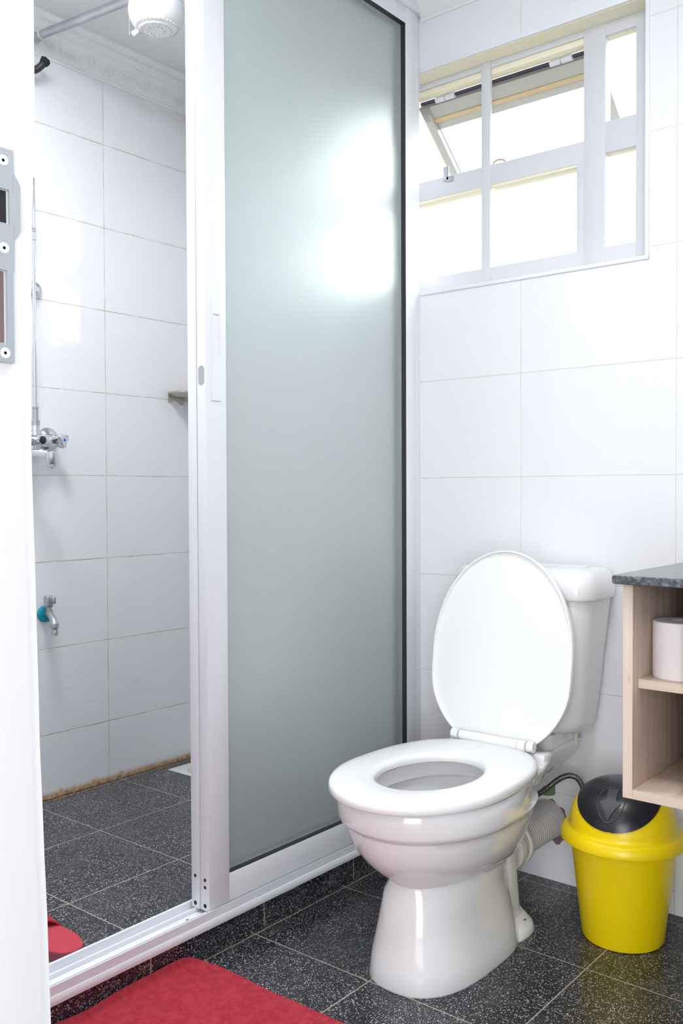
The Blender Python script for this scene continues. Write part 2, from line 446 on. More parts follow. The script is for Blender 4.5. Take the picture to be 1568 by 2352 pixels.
# pressed scrollwork along the sloping face
def face_pt(y, t, off=.0):                            # t 0..1 across the sloping face
    x = .012+.030*t; z = .016+.042*t
    return Vector((XS+x+off*.8, y, zc+z-off*.6))
y = 1.60; k = 0
while y < YS-.05:
    s_ = 1 if k % 2 == 0 else -1; pts = []
    for i in range(26):
        a = i/25; r = .020*(1-.86*a); th = s_*(a*2.6*2*PI*.75)+(-PI/2 if s_ > 0 else PI/2)
        pts.append(face_pt(y+r*math.cos(th), .5+(r/.046)*math.sin(th), .0008))
    b.tube(pts, [.0022*(1-.5*i/25) for i in range(26)], 6)
    pts = [face_pt(y+.020+.055*i/14, .5+s_*(-.42*math.cos(PI*i/14)), .0005) for i in range(15)]
    b.tube(pts, [.0012+.0018*math.sin(PI*i/14) for i in range(15)], 6)
    for q in range(3):
        p0 = face_pt(y+.036+.012*q, .5, .0008); p1 = face_pt(y+.046+.013*q, .5+s_*(.30-.05*q), .0008)
        b.tube([p0, (p0+p1)/2+Vector((.0012, 0, 0)), p1], [.0008, .0022, .0006], 6)
    y += .082; k += 1
y = 1.6
while y < YS-.01:                                    # small beaded upper band
    pts = [Vector((XS+.060+.0035*math.sin(i/6*2*PI), y+.030*i/6, zc+.081+.0045*math.sin(i/6*2*PI))) for i in range(7)]
    b.tube(pts, .0016, 5); y += .030
struct(b.build('trim_2', MT['plaster'], sharp=28), 'white moulded cornice with scrollwork above the shower wall')
b = MB(); zc2 = 2.566; P = cornice_prof(.082, CEIL-zc2)
b.loft([[Vector((x, YB-q, zc2+z)) for q, z in P] for x in (-1.655, .40)])
struct(b.build('trim_3', MT['plaster'], sharp=28), 'white cornice above the window wall')
b = MB(); P = cornice_prof(.082, CEIL-zc)
b.loft([[Vector((x, YS-q, zc+z)) for q, z in P] for x in (XS+.0, -1.74)])
struct(b.build('trim_4', MT['plaster'], sharp=28), 'white cornice at the window end of the shower')
b = MB(); b.box(-1.735, -1.656, .44, 2.40, 2.632, CEIL); b.build('bulkhead', MT['paint']); bh = bpy.data.objects['bulkhead']; bh.name = 'trim_5'; struct(bh, 'white beam above the shower door head')

# tile edge trim around the window opening
b = MB(); e = .010
b.box(-1.66, OX1+e, YB-.005, YB+.004, OZ0-e, OZ0+.001, .002); b.box(OX1-.001, OX1+e, YB-.0056, YB+.004, OZ0-e-.0006, OZ1+e+.0006, .002); b.box(-1.66, OX1+e, YB-.005, YB+.004, OZ1-.001, OZ1+e, .002)
struct(b.build('trim_6', MT['alu']), 'white edge trim around the window recess')
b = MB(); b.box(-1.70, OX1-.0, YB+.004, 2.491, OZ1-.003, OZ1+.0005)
struct(b.build('trim_7', MT['cream']), 'underside of the window recess with warm bounced light in its colour')

# ------------------------------------------------------------------ window
FY0, FY1 = 2.492, 2.527
w1 = bpy.data.objects.new('window_1', None); COL.objects.link(w1); w1.location = (-1.6, 2.51, OZ0)
struct(w1, 'painted metal window above the toilet with its top sash tilted open')
b = MB()
bv = .0015
b.box(OX0, OX1, FY0, FY1, OZ0, 1.792, bv)                       # bottom
b.box(OX0, OX1, FY0, FY0+.012, 2.392, OZ1, bv)                   # top flange
b.box(-.999, OX1, FY0-.0006, FY1, OZ0, OZ1, bv)                        # right
b.box(-1.150, -1.086, FY0-.0012, FY1, OZ0, OZ1, bv)                    # main post
b.box(-1.172, -1.1485, FY0+.001, FY1, OZ0, 2.06, bv)
b.box(-1.480, -1.450, FY0-.004, FY0+.010, OZ0, OZ1, bv)          # thin glazing bars
b.box(-1.800, -1.735, FY0-.0009, FY1, OZ0, OZ1, bv)
b.box(OX0, -2.060, FY0-.0009, FY1, OZ0, OZ1, bv)
b.box(-1.735, -1.10, FY0+.0004, FY1, 2.040, 2.100, bv)                 # transoms
b.box(-1.10, OX1, FY0+.0008, FY1, 2.052, 2.138, bv); b.box(OX0, -1.735, FY0+.0008, FY1, 2.040, 2.100, bv)
b.box(-1.10, -.99, FY0+.0006, FY1, 2.375, OZ1, bv); b.box(OX0, -1.78, FY0+.0006, FY1, 2.375, OZ1, bv)
b.build('window_frame', MT['upvc'], w1)
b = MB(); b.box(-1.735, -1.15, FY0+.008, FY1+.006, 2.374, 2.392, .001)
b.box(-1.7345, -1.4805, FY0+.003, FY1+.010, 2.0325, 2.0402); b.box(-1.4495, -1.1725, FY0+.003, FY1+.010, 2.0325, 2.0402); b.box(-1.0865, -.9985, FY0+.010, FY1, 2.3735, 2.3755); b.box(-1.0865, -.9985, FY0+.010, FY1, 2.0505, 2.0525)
b.build('frame_underside', MT['cream'], w1, label='underside of the head rail with warm bounced light in its colour')
for x0, x1, z0, z1 in ((-1.735, -1.480, 1.792, 2.040), (-1.450, -1.172, 1.792, 2.040), (-1.086, -.999, 1.792, 2.052), (-1.086, -.999, 2.138, 2.375), (-2.06, -1.80, 1.792, 2.04), (-2.06, -1.80, 2.10, 2.375)):
    b = MB(); b.box(x0-.003, x1+.003, 2.515, 2.518, z0-.003, z1+.003); b.build('window_pane', MT['glass'], w1)
# tilted top-hung sash
sash = bpy.data.objects.new('open_sash', None); COL.objects.link(sash); sash.parent = w1
sash.matrix_parent_inverse = w1.matrix_basis.inverted(); sash['label'] = 'top hung sash tilted outward'
ang = math.radians(49)
def S(x, v, w): # v down the sash, w thickness outward
    return Vector((x, 2.540+v*math.sin(ang)+w*math.cos(ang), 2.358-v*math.cos(ang)+w*math.sin(ang)))
def sbox(b, x0, x1, v0, v1, w0, w1_):
    a = [S(x0, v0, w0), S(x1, v0, w0), S(x1, v1, w0), S(x0, v1, w0)]; c = [S(x0, v0, w1_), S(x1, v0, w1_), S(x1, v1, w1_), S(x0, v1, w1_)]
    b.loft([a, c])
def part(b, name, mt, par, **k):
    return b.build(name, mt, par, **k)
b = MB()
sbox(b, -1.745, -1.13, 0, .050, 0, .004); sbox(b, -1.745, -1.13, 0, .004, 0, .028)
sbox(b, -1.745, -1.13, .275, .315, 0, .004); sbox(b, -1.745, -1.705, 0, .315, 0, .004); sbox(b, -1.709, -1.705, 0.02, .30, -.018, .004); sbox(b, -1.165, -1.13, 0, .315, 0, .004); sbox(b, -1.745, -1.13, .058, .086, .001, .006)
def lvl(o, par):  # parent at depth two
    return o
b.build('sash_frame', MT['sash'], w1)
b = MB(); sbox(b, -1.705, -1.165, .046, .060, -.004, .002); b.build('putty_line', MT['tan'], w1, label='tan putty along the sash glass')
b = MB(); sbox(b, -1.705, -1.165, .05, .275, .004, .007); b.build('sash_pane', MT['glass'], w1)
bpy.data.objects.remove(sash)
b = MB(); b.box(-1.735, -1.15, 2.534, 2.545, 2.366, 2.374); b.build('sash_gap_shadow_bar', MT['strip'], w1, label='dark bar standing in for the shade in the sash gap'); bpy.data.objects['sash_gap_shadow_bar'].name = 'sash_gap_shade'  # shade of the gap above the sash, put in as a dark bar
for x in (-1.64, -1.24):
    b = MB(); b.tube([(x-.035, 2.536, 2.366), (x-.002, 2.536, 2.366)], .009); b.tube([(x+.002, 2.536, 2.366), (x+.035, 2.536, 2.366)], .009)
    b.box(x-.03, x, 2.53, 2.545, 2.362, 2.39); b.build('hinge', MT['upvc'], w1)
b = MB()                                                         # stay lug and hook
pts = [(-.0, 0), (.020, .002), (.021, .028), (.004, .026)]
b.box(-1.617, -1.597, 2.486, 2.490, 2.085, 2.128, .001); b.box(-1.605, -1.583, 2.486, 2.496, 2.080, 2.096, .001); b.build('sash_catch', MT['steel'], w1)
b = MB(); b.tube([(-1.445+.003*0, 2.497, 2.10), (-1.440, 2.497, 2.108), (-1.425, 2.497, 2.112), (-1.410, 2.497, 2.108), (-1.402, 2.497, 2.10)], .003, 8); b.build('sash_hook', MT['tan'], w1)

# ================================================================== SHOWER ENCLOSURE
enc = thing('shower_door_frame', (XP, 1.45, .068), 'white aluminium frame and track around the sliding shower doors', 'door frame')
b = MB()
tr = [(-1.735, .068), (-1.645, .068), (-1.6435, .074), (-1.6435, .080), (-1.646, .086), (-1.6485, .087), (-1.6485, .107), (-1.651, .107), (-1.651, .090), (-1.667, .090), (-1.667, .100), (-1.670, .100), (-1.670, .090),
      (-1.703, .090), (-1.703, .100), (-1.706, .100), (-1.706, .090), (-1.728, .090), (-1.728, .108), (-1.735, .108)]
b.loft([[Vector((x, y, z)) for x, z in tr] for y in (.47, 2.4255)])
b.build('bottom_track', MT['alu'], enc, sharp=25)
b = MB(); b.box(-1.735, -1.649, .47, 2.4255, 2.583, 2.632, .001); b.box(-1.735, -1.729, .47, 2.4255, 2.55, 2.585)
b.build('head_track', MT['alu'], enc)
b = MB(); b.box(-1.735, -1.664, 2.392, YB, .090, 2.583, .001); b.box(-1.735, -1.728, 2.36, 2.40, .1, 2.583); b.build('wall_channel', MT['alu'], enc)
b = MB(); b.box(-1.735, -1.650, .455, .475, .108, 2.583, .001); b.build('wall_channel', MT['alu'], enc)
b = MB(); b.lathe([(.004, 0), (.004, .0006)], (-1.686, 1.475, .090), (0, 0, 1), 16); b.build('track_screw', MT['dark'], enc)

def slider(name, xf, th, y0, y1, lab, front):
    t = thing(name, (xf-th/2, (y0+y1)/2, .10), lab, 'door')
    sw = .067; zb0, zb1, zt0, zt1 = .101, .180, 2.531, 2.583
    b = MB(); b.box(xf-th, xf, y0, y0+sw, zb0, zt1, .0012); st = b.build('stile', MT['alu'], t)
    b = MB(); b.box(xf-th, xf, y1-.050, y1, zb0, zt1, .0012); b.build('stile', MT['alu'], t)
    b = MB(); b.box(xf-th, xf-.0006, y0+sw, y1-.050, zb0, zb1-.004, .0012); b.build('bottom_rail', MT['alu'], t)
    b = MB(); b.box(xf-th, xf-.0006, y0+sw, y1-.050, zt0+.002, zt1, .0012); b.build('top_rail', MT['alu'], t)
    ya, yb = y0+sw, y1-.050; xg = xf-.017
    b = MB(); b.box(xg-.005, xg, ya-.004, yb+.002, zb1-.008, zt0+.006); b.build('glass_panel', MT['frost'], t, label='frosted textured glass')
    b = MB(); x0, x1 = xg, xf-.0012; k = .0022
    b.box(x0, x1, ya, yb, zb1-.0042, zb1-.0042+k); b.box(x0, x1, ya, yb, zt0+.0022-k, zt0+.0022); b.box(x0, x1, yb-k, yb+.0002, zb1-.004, zt0+.002); b.box(x0, x1, ya-.0002, ya+.0008, zb1-.004, zt0+.002)
    b.build('gasket', MT['rubber'], t, label='black rubber glazing gasket')
    # dark slots in the closing edge
    xm = xf-th/2
    for zz in ((.176, .158) if front else (.180,)):
        c = MB(); c.lathe([(.0042, 0), (.0042, .0005)], (xm, y0+.0001, zz), (0, -1, 0), 16); c.build('screw_hole', MT['dark'], t)
    c = MB(); c.lathe([(.0052, 0), (.0052, .0005)], (xm, y0+.0001, .113), (0, -1, 0), 16); c.build('roller_notch', MT['dark'], t)
    if front:
        c = MB(); c.prism([(q.x, q.y) for q in rrect(-.0105, .0105, -.023, .023, .0095, 0, 8)], (xm+.0, y0+.0001, 1.392), (1, 0, 0), (0, 0, 1), (0, -1, 0), .0006)
        lo = c.build('latch_opening', MT['dullmetal'], t, label='oval latch opening in the door edge')
        c = MB(); hy0, hy1 = y0+.017, y0+.047; z0, z1 = 1.333, 1.566; X = xf; px = .003
        ry0, ry1, rz0, rz1 = hy0+.005, hy0+.026, 1.440, 1.540
        c.box(X-.001, X+px, hy0, ry0, z0, z1); c.box(X-.001, X+px, ry1, hy1, z0, z1); c.box(X-.001, X+px, ry0, ry1, z0, rz0); c.box(X-.001, X+px, ry0, ry1, rz1, z1)
        c.build('handle', MT['alu'], t, label='white flush finger pull plate')
    return t
slider('sliding_shower_door', XP, .031, 1.518, 2.391, 'front sliding shower door of white aluminium with a large frosted pane', True)
slider('sliding_shower_door', -1.6905, .028, 1.516, 2.389, 'rear sliding shower door, its white edge just left of the front door', False)

# ================================================================== TOILET
TX = -1.217
toi = thing('toilet', (TX, 1.95, 0), 'white close coupled ceramic toilet with raised seat cover, left of the yellow bin', 'toilet')
def sec(z, yf, yr, w, ef=.9, eb=.75, yc=None):
    yc = yc if yc is not None else yf+(yr-yf)*.5
    return egg(TX, yc, w, yc-yf, yr-yc, ef, eb, z)
b = MB()
outer = [
 (0, 1.655, 2.08, .128, .80, .55), (.006, 1.652, 2.08, .130, .80, .55), (.05, 1.660, 2.07, .125, .80, .55), (.10, 1.670, 2.06, .1165, .82, .55), (.15, 1.680, 2.05, .109, .84, .55), (.19, 1.690, 2.045, .105, .86, .6),
 (.212, 1.697, 2.04, .104, .9, .6), (.222, 1.697, 2.04, .106, .95, .65), (.235, 1.682, 2.05, .122, 1, .7), (.255, 1.655, 2.07, .145, 1, .75), (.28, 1.628, 2.09, .163, 1, .8), (.31, 1.606, 2.11, .176, 1, .8), (.345, 1.594, 2.13, .185, 1, .8), (.358, 1.592, 2.13, .187, 1, .8),
 (.364, 1.584, 2.135, .192, 1, .8), (.370, 1.576, 2.14, .197, 1, .8), (.378, 1.572, 2.12, .199, 1, .9), (.405, 1.570, 2.125, .201, 1, .92), (.422, 1.570, 2.125, .201, 1, .92), (.430, 1.575, 2.12, .197, 1, .92), (.432, 1.585, 2.11, .190, 1, .92)]
rings = [sec(z, yf, yr, w, ef, eb, yc=yf+.24 if z > .21 else None) for z, yf, yr, w, ef, eb in outer]
inner = [(.430, 1.640, 2.02, .130), (.420, 1.642, 2.018, .128), (.395, 1.645, 2.015, .128), (.385, 1.630, 2.03, .142), (.375, 1.632, 2.03, .140), (.33, 1.66, 2.02, .125), (.27, 1.72, 2.00, .095), (.22, 1.80, 1.98, .060), (.20, 1.84, 1.96, .035)]
rings += [sec(z, yf, yr, w, 1, 1) for z, yf, yr, w in inner]
b.loft(rings)
# narrow trap column behind, foot flange and deck under the tank
def rr(hw, y0, y1, r, z): return rrect(TX-hw, TX+hw, y0, y1, r, z, 5)
b.loft([rr(.085, 2.03, 2.13, .03, 0), rr(.082, 2.03, 2.118, .03, .05), rr(.076, 2.03, 2.105, .03, .20), rr(.075, 2.0, 2.13, .03, .27), rr(.10, 1.98, 2.15, .03, .33)])
b.loft([rr(.116, 2.00, 2.150, .06, 0), rr(.118, 2.00, 2.152, .06, .006), rr(.112, 2.01, 2.147, .055, .024), rr(.088, 2.02, 2.132, .045, .048)])
deck = [(-.165, 2.02), (.165, 2.02), (.160, 2.07), (.140, 2.14), (.122, 2.19), (.106, 2.24), (.103, 2.30), (.105, 2.40), (-.105, 2.40), (-.103, 2.30), (-.106, 2.24), (-.122, 2.19), (-.140, 2.14), (-.160, 2.07)]
def dk(s_, z, yo=0): return [Vector((TX+x*s_, 2.19+(y-2.19)*(s_ if y > 2.19 else 1)+yo, z)) for x, y in deck]
b.loft([dk(.70, .36), dk(.92, .395), dk(.99, .42), dk(1., .424), dk(1., .430), dk(.985, .4335)])
b.loft([rr(.100, 2.215, 2.40, .02, .42), rr(.098, 2.225, 2.395, .02, .455), rr(.094, 2.232, 2.39, .02, .4675)])
bowl = b.build('bowl', MT['ceramic'], toi, sharp=42)
c = MB(); c.lathe([(.006, 0), (.006, .001)], (TX+.098, 2.085, .036), (0, 0, 1), 14); c.build('floor_screw', MT['dullmetal'], toi)
# seat
b = MB(); SZ = .460
so = lambda z, d: egg(TX-.003, 1.80, .207-d, .255-d, .318-d, 1, .75, z)
si = lambda z, d: egg(TX-.003, 1.815, .112+d, .152+d, .155+d, 1, 1, z)
b.loft([so(SZ-.026, .004), so(SZ-.022, 0), so(SZ-.008, 0), so(SZ-.003, .003), so(SZ, .012), so(SZ+.001, .03), si(SZ, .018), si(SZ-.004, .006), si(SZ-.012, .0), si(SZ-.022, .002), si(SZ-.026, .01), so(SZ-.026, .01)], cap0=False, cap1=False)
b.build('seat', MT['seatpl'], toi, sharp=50)
# raised cover
b = MB()
c0 = Vector((TX-.008, 2.122, .446)); tv = Vector((0, .070, .494)).normalized(); nv = Vector((0, -tv.z, tv.y)); L = .515
def lidring(d, off):
    out = []
    for i in range(64):
        t = 2*PI*i/64; c, s_ = math.cos(t), math.sin(t)
        e = 1. if s_ > 0 else .62
        vc = .245
        x = (.207-d)*math.copysign(abs(c)**e, c)
        v = vc+((L-vc)-d if s_ > 0 else vc-d)*math.copysign(abs(s_)**e, s_)
        if v < .16: x *= 1-.20*((.16-v)/.16)**1.6
        out.append(c0+Vector((x, 0, 0))+tv*v+nv*off)
    return out
b.loft([lidring(.03, -.012), lidring(.010, -.011), lidring(.002, -.006), lidring(0, .004), lidring(.002, .009), lidring(.005, .009), lidring(.008, .001), lidring(.03, 0)])
b.build('seat_cover', MT['seatpl'], toi, sharp=40)
b = MB()
b.tube([(TX-.125, 2.108, .468), (TX-.105, 2.108, .468)], .0145, 18); b.tube([(TX-.100, 2.106, .468), (TX+.070, 2.106, .468)], .0125, 18)
b.tube([(TX+.072, 2.106, .468), (TX+.094, 2.106, .468)], .0140, 18); b.tube([(TX+.097, 2.108, .468), (TX+.114, 2.110, .468)], [.0145, .0145], 18)
b.box(TX+.100, TX+.140, 2.112, 2.155, .431, .451, .003); b.box(TX-.140, TX-.100, 2.112, 2.155, .431, .451, .003)
b.build('seat_hinge', MT['seatpl'], toi)
# cistern
def tk(z, hw, yf, yb, r): return rrect(TX-hw, TX+hw, yf, yb, r, z, 8)
def tank_ring(z, hw, yf, yb, r):
    R_ = tk(z, hw, yf, yb, r)
    for v in R_:
        if v.y < (yf+yb)/2: v.y += .020*((v.x-TX)/hw)**2      # bowed front
    return R_
b = MB()
b.loft([tank_ring(.468, .125, 2.262, 2.385, .04), tank_ring(.470, .140, 2.248, 2.395, .05), tank_ring(.480, .156, 2.232, 2.405, .055), tank_ring(.50, .162, 2.226, 2.410, .055), tank_ring(.60, .173, 2.220, 2.415, .05), tank_ring(.72, .185, 2.214, 2.418, .048), tank_ring(.833, .197, 2.210, 2.420, .045)])
b.build('cistern', MT['ceramic'], toi, sharp=50)
b = MB()
LR = lambda z, d, r: tank_ring(z, .211-d, 2.198+d, 2.4225-d*.6, max(.01, r-d*.5))
b.loft([LR(.829, .012, .05), LR(.831, .003, .05), LR(.838, 0, .05), LR(.868, .002, .05), LR(.886, .006, .05), LR(.898, .013, .05), LR(.905, .024, .05), LR(.909, .040, .05), LR(.910, .06, .06), LR(.906, .075, .06), LR(.898, .085, .06), LR(.897, .098, .06)])
b.build('cistern_lid', MT['ceramic'], toi, sharp=50)
b = MB(); b.lathe([(.022, 0), (.022, .006), (.018, .008), (.001, .008)], (TX, 2.32, .896), (0, 0, 1), 24); b.build('flush_button', MT['seatpl'], toi)
for dx in (-.11, .115):
    b = MB(); b.lathe([(.011, 0), (.011, .012), (.006, .014), (.005, .045)], (TX+dx, 2.345, .47), (0, 0, -1), 16); b.build('cistern_bolt', MT['collar'], toi)

# waste connector
wp = thing('waste_pipe', (TX, 2.2, .115), 'grey corrugated waste pipe running from the toilet into the wall', 'pipe')
b = MB(); prof = []
n = 17
for i in range(n):
    h = .02+.19*i/(n-1); prof += [(.0490, h), (.0535, h+.0030), (.0540, h+.0060)]
b.lathe([(.052, 0)]+prof+[(.055, .215)], (TX-.006, 2.206, .176), (0, 1, 0), 40)
b.build('corrugated_sleeve', MT['pipepl'], wp, sharp=25)
b = MB(); b.lathe([(.050, 0), (.062, .004), (.064, .02), (.060, .026), (.055, .03), (.055, .052), (.060, .056), (.060, .066), (.05, .07)], (TX+.004, 2.140, .176), (0, 1, 0), 40); b.build('collar', MT['collar'], wp)
b = MB()                                                    # broken edge of the hole in the tiles
pts = []
for i in range(40):
    t = 2*PI*i/40; r = .056+.009*noise.noise(Vector((math.cos(t)*3, math.sin(t)*3, 5)))+(.014 if 5.0 < t < 5.7 else 0)
    pts.append((r*math.cos(t), r*math.sin(t)))
b.prism(pts, (TX-.004, YB-.0012, .174), (1, 0, 0), (0, 0, 1), (0, 1, 0), .001)
hp = b.build('wall_hole', MT['worn'], wp, label='ragged hole cut in the tiles around the pipe')

# braided hose
ho = thing('water_hose', (-1.08, 2.38, .20), 'braided steel water hose looping behind the toilet', 'hose')
b = MB()
ctl = [(-1.32, 2.30, .20), (-1.25, 2.31, .245), (-1.19, 2.32, .285), (-1.155, 2.335, .318), (-1.135, 2.345, .332), (-1.118, 2.352, .336), (-1.102, 2.357, .330), (-1.090, 2.36, .312), (-1.084, 2.362, .285), (-1.081, 2.362, .25), (-1.080, 2.362, .22)]
def smoothpath(c, n=6):
    c = [Vector(p) for p in c]; out = []
    for i in range(len(c)-1):
        p0, p1, p2, p3 = c[max(i-1, 0)], c[i], c[i+1], c[min(i+2, len(c)-1)]
        for k in range(n):
            t = k/n; out.append(.5*((2*p1)+(-p0+p2)*t+(2*p0-5*p1+4*p2-p3)*t*t+(-p0+3*p1-3*p2+p3)*t**3))
    return out+[c[-1]]
b.tube(smoothpath(ctl), .0075, 12); b.build('braided_tube', MT['braid'], ho)
b = MB(); b.lathe([(.010, 0), (.010, .02), (.012, .022), (.012, .05)], (-1.080, 2.362, .222), (0, 0, -1), 6); b.tube([(-1.08, 2.362, .185), (-1.08, 2.4255, .185)], .011, 14); b.lathe([(.026, 0), (.024, .008)], (-1.08, 2.4254, .185), (0, -1, 0), 24); b.build('angle_valve', MT['chrome'], ho)
b = MB(); b.prism([(q.x, q.y) for q in rrect(-.018, .020, -.016, .012, .006, 0, 4)], (-1.222, YB-.004, .258), (1, 0, .2), (0, 0, 1), (0, 1, 0), .0036)
tag(b.build('plastic_patch', MT['green']), 'small green patch on the wall behind the hose', 'patch')

# ================================================================== BIN
BC = Vector((-.922, 2.232, 0))
bn = thing('swing_lid_bin', BC, 'yellow plastic bin with black swing lid right of the toilet', 'bin')
b = MB(); b.lathe([(.092, 0), (.097, .002), (.100, .010), (.1285, .248), (.1285, .256), (.122, .256), (.095, .012), (.01, .012)], BC, (0, 0, 1), 72)
b.build('bin_body', MT['yellow'], bn)
R0, Z0, HD = .131, .285, .107
def dome(r): return Z0+HD*max(0., 1-(r/R0)**2.8)**.60
b = MB()
prof = [(.129, .250), (.149, .2465), (.1525, .2475), (.1530, .250), (.1515, .260), (.1480, .2685), (.1445, .2725), (.1360, .2755), (.1330, .2765), (.1318, .279), (R0, .285)]
for i in range(1, 25):
    r = R0*(1-(i/24)**1.9) if i < 24 else 0.0005
    prof.append((r, dome(r)))
b.lathe(prof, BC, (0, 0, 1), 72, cap=False); b.build('bin_cover', MT['yellow'], bn, sharp=50)
vd = Vector((.14, -.99, 0)).normalized(); ud = Vector((0, 0, 1)).cross(vd)
def flap_pt(u, v, off):
    r = math.hypot(u, v); z = dome(min(r, R0-.0006))
    e = .002; rr_ = min(r, R0-.004)
    dz = (dome(rr_+e)-dome(max(rr_-e, 0)))/(rr_+e-max(rr_-e, 0)); nn = Vector((-dz*u/max(r, 1e-5), -dz*v/max(r, 1e-5), 1)).normalized()
    return BC+ud*u+vd*v+Vector((0, 0, z))+(ud*nn.x+vd*nn.y+Vector((0, 0, nn.z)))*off
b = MB(); top = []; N = 24
def halfw(v):
    vf, vr = .1292, -.1292; k = .097
    if v > vf-k: t = (v-(vf-k))/k; return k*max(0., 1-t**2.3)**.5
    if v < vr+k*.6: t = ((vr+k*.6)-v)/(k*.6); return k*max(0., 1-t**2.6)**.5
    return k
grid = []
for j in range(41):
    q = j/40; v = .1290*math.sin(PI*(q-.5)); hw = max(halfw(v), .002)
    row = []
    for i in range(N+1):
        u = hw*math.sin(PI/2*(2*i/N-1))
        rmax = R0-.0012; r = math.hypot(u, v)
        if r > rmax: u *= math.sqrt(max(rmax**2-v*v, 0))/abs(u) if abs(u) > 1e-6 else 1
        row.append((u, v))
    grid.append(row)
VT = [[b.b.verts.new(flap_pt(u, v, .0035)) for u, v in row] for row in grid]
VB = [[b.b.verts.new(flap_pt(u, v, -.002)) for u, v in row] for row in grid]
for j in range(40):
    for i in range(N):
        b.b.faces.new((VT[j][i], VT[j][i+1], VT[j+1][i+1], VT[j+1][i]))
    for i in (0, N):
        b.b.faces.new((VT[j][i], VT[j+1][i], VB[j+1][i], VB[j][i]))
for j in (0, 40):
    for i in range(N): b.b.faces.new((VT[j][i], VT[j][i+1], VB[j][i+1], VB[j][i]))
fl = b.build('swing_flap', MT['black'], bn, sharp=50, label='black swing flap with an embossed arrow in a ring')
b = MB()
cu, cv = -.004, .092
ring = [flap_pt(cu+.031*math.cos(2*PI*k/48), cv+.031*math.sin(2*PI*k/48), .0038) for k in range(49)]
b.tube(ring, .0016, 6)
ar = [(-.010, -.026), (.012, -.026), (.012, .002), (.026, .004), (0, .029), (-.026, .004), (-.010, .002)]
def arrow_mesh(b):
    # subdivided so it follows the curve
    R_ = []
    for k in range(25):
        v = -.026+.055*k/24
        if v < .003: hw = .0115
        else: hw = .026*(1-(v-.003)/.026)
        R_.append([flap_pt(cu+hw*(2*i/8-1), cv+v, .0062) for i in range(9)])
    for a, c in zip(R_, R_[1:]):
        va = [b.b.verts.new(p) for p in a]; vc = [b.b.verts.new(p) for p in c]
        for i in range(8): b.b.faces.new((va[i], va[i+1], vc[i+1], vc[i]))
arrow_mesh(b); b.build('embossed_arrow', MT['blackraise'], fl, sharp=60)

# ================================================================== CABINET, COUNTER, ROLL
cb = thing('wall_cabinet', (-.45, 2.07, .50), 'pale wood effect cabinet with open shelves under the dark counter', 'cabinet')
CY0, CY1 = 1.745, 2.424
b = MB(); b.box(-.7215, -.7020, CY0, CY1, .516, .932, .0006); b.build('side_panel', [MT['wood']], cb)
b = MB(); b.box(-.7213, -.7022, CY0-.0012, CY0, .516, .932); b.build('edge_band', MT['woodedge'], cb)
b = MB(); b.box(-.7018, -.603, CY0, CY1, .516, .534, .0006); b.build('bottom_panel', MT['woodh'], cb)
b = MB(); b.box(-.7018, -.603, CY0-.0012, CY0, .516, .534); b.build('edge_band', MT['woodedgeh'], cb)
b = MB(); b.box(-.7018, -.603, CY0+.03, CY1, .727, .745, .0006); b.build('shelf', MT['woodh'], cb)
b = MB(); b.box(-.7018, -.603, CY0+.0285, CY0+.0300, .727, .745); b.build('edge_band', MT['woodedgeh'], cb)
b = MB(); b.box(-.603, -.585, CY0, CY1, .49, .932, .0006); b.build('divider_panel', MT['wood'], cb)
b = MB(); b.box(-.7018, .399, CY1-.012, CY1, .534, .932); b.build('back_panel', MT['wood'], cb)
b = MB(); b.box(-.584, .0, CY0-.002, CY0+.016, .49, .928, .001); b.build('door', MT['woodh'], cb)
b = MB()
C = [Vector((-.742+.0, 1.728, 0))]
poly = [(.40, 1.722), (-.725, 1.722), (-.733, 1.724), (-.738, 1.729), (-.740, 1.737), (-.740, 2.424), (.40, 2.424)]
def pl(z, d): return [Vector((x+(d if x < 0 else 0), y+(d if y < 2 else 0), z)) for x, y in poly]
b.loft([pl(.933, .002), pl(.935, 0), pl(.948, 0), pl(.950, .002)])
tag(b.build('countertop', MT['granite']), 'dark grey stone countertop on the cabinet at right', 'countertop')
rl = thing('toilet_roll', (-.643, 1.845, .745), 'white toilet roll on the middle cabinet shelf', 'toilet roll')
b = MB(); RO = (-.6425, 1.845, .7452)
b.lathe([(.019, .002), (.054, 0), (.0555, .003), (.0555, .108), (.054, .111), (.030, .1125), (.0205, .1105), (.019, .108)], RO, (0, 0, 1), 56, cap=False); b.build('paper', MT['paper'], rl)
b = MB(); b.lathe([(.0195, .001), (.0195, .109), (.0183, .109), (.0183, .001)], RO, (0, 0, 1), 40, cap=False); b.build('core', MT['core'], rl)

# ================================================================== MAT, SLIPPER
b = MB()
outl = []
for q in rrect(-1.648, -.80, .72, 1.480, .045, 0, 8): outl.append(q)
def mat_z(x, y): return .0015
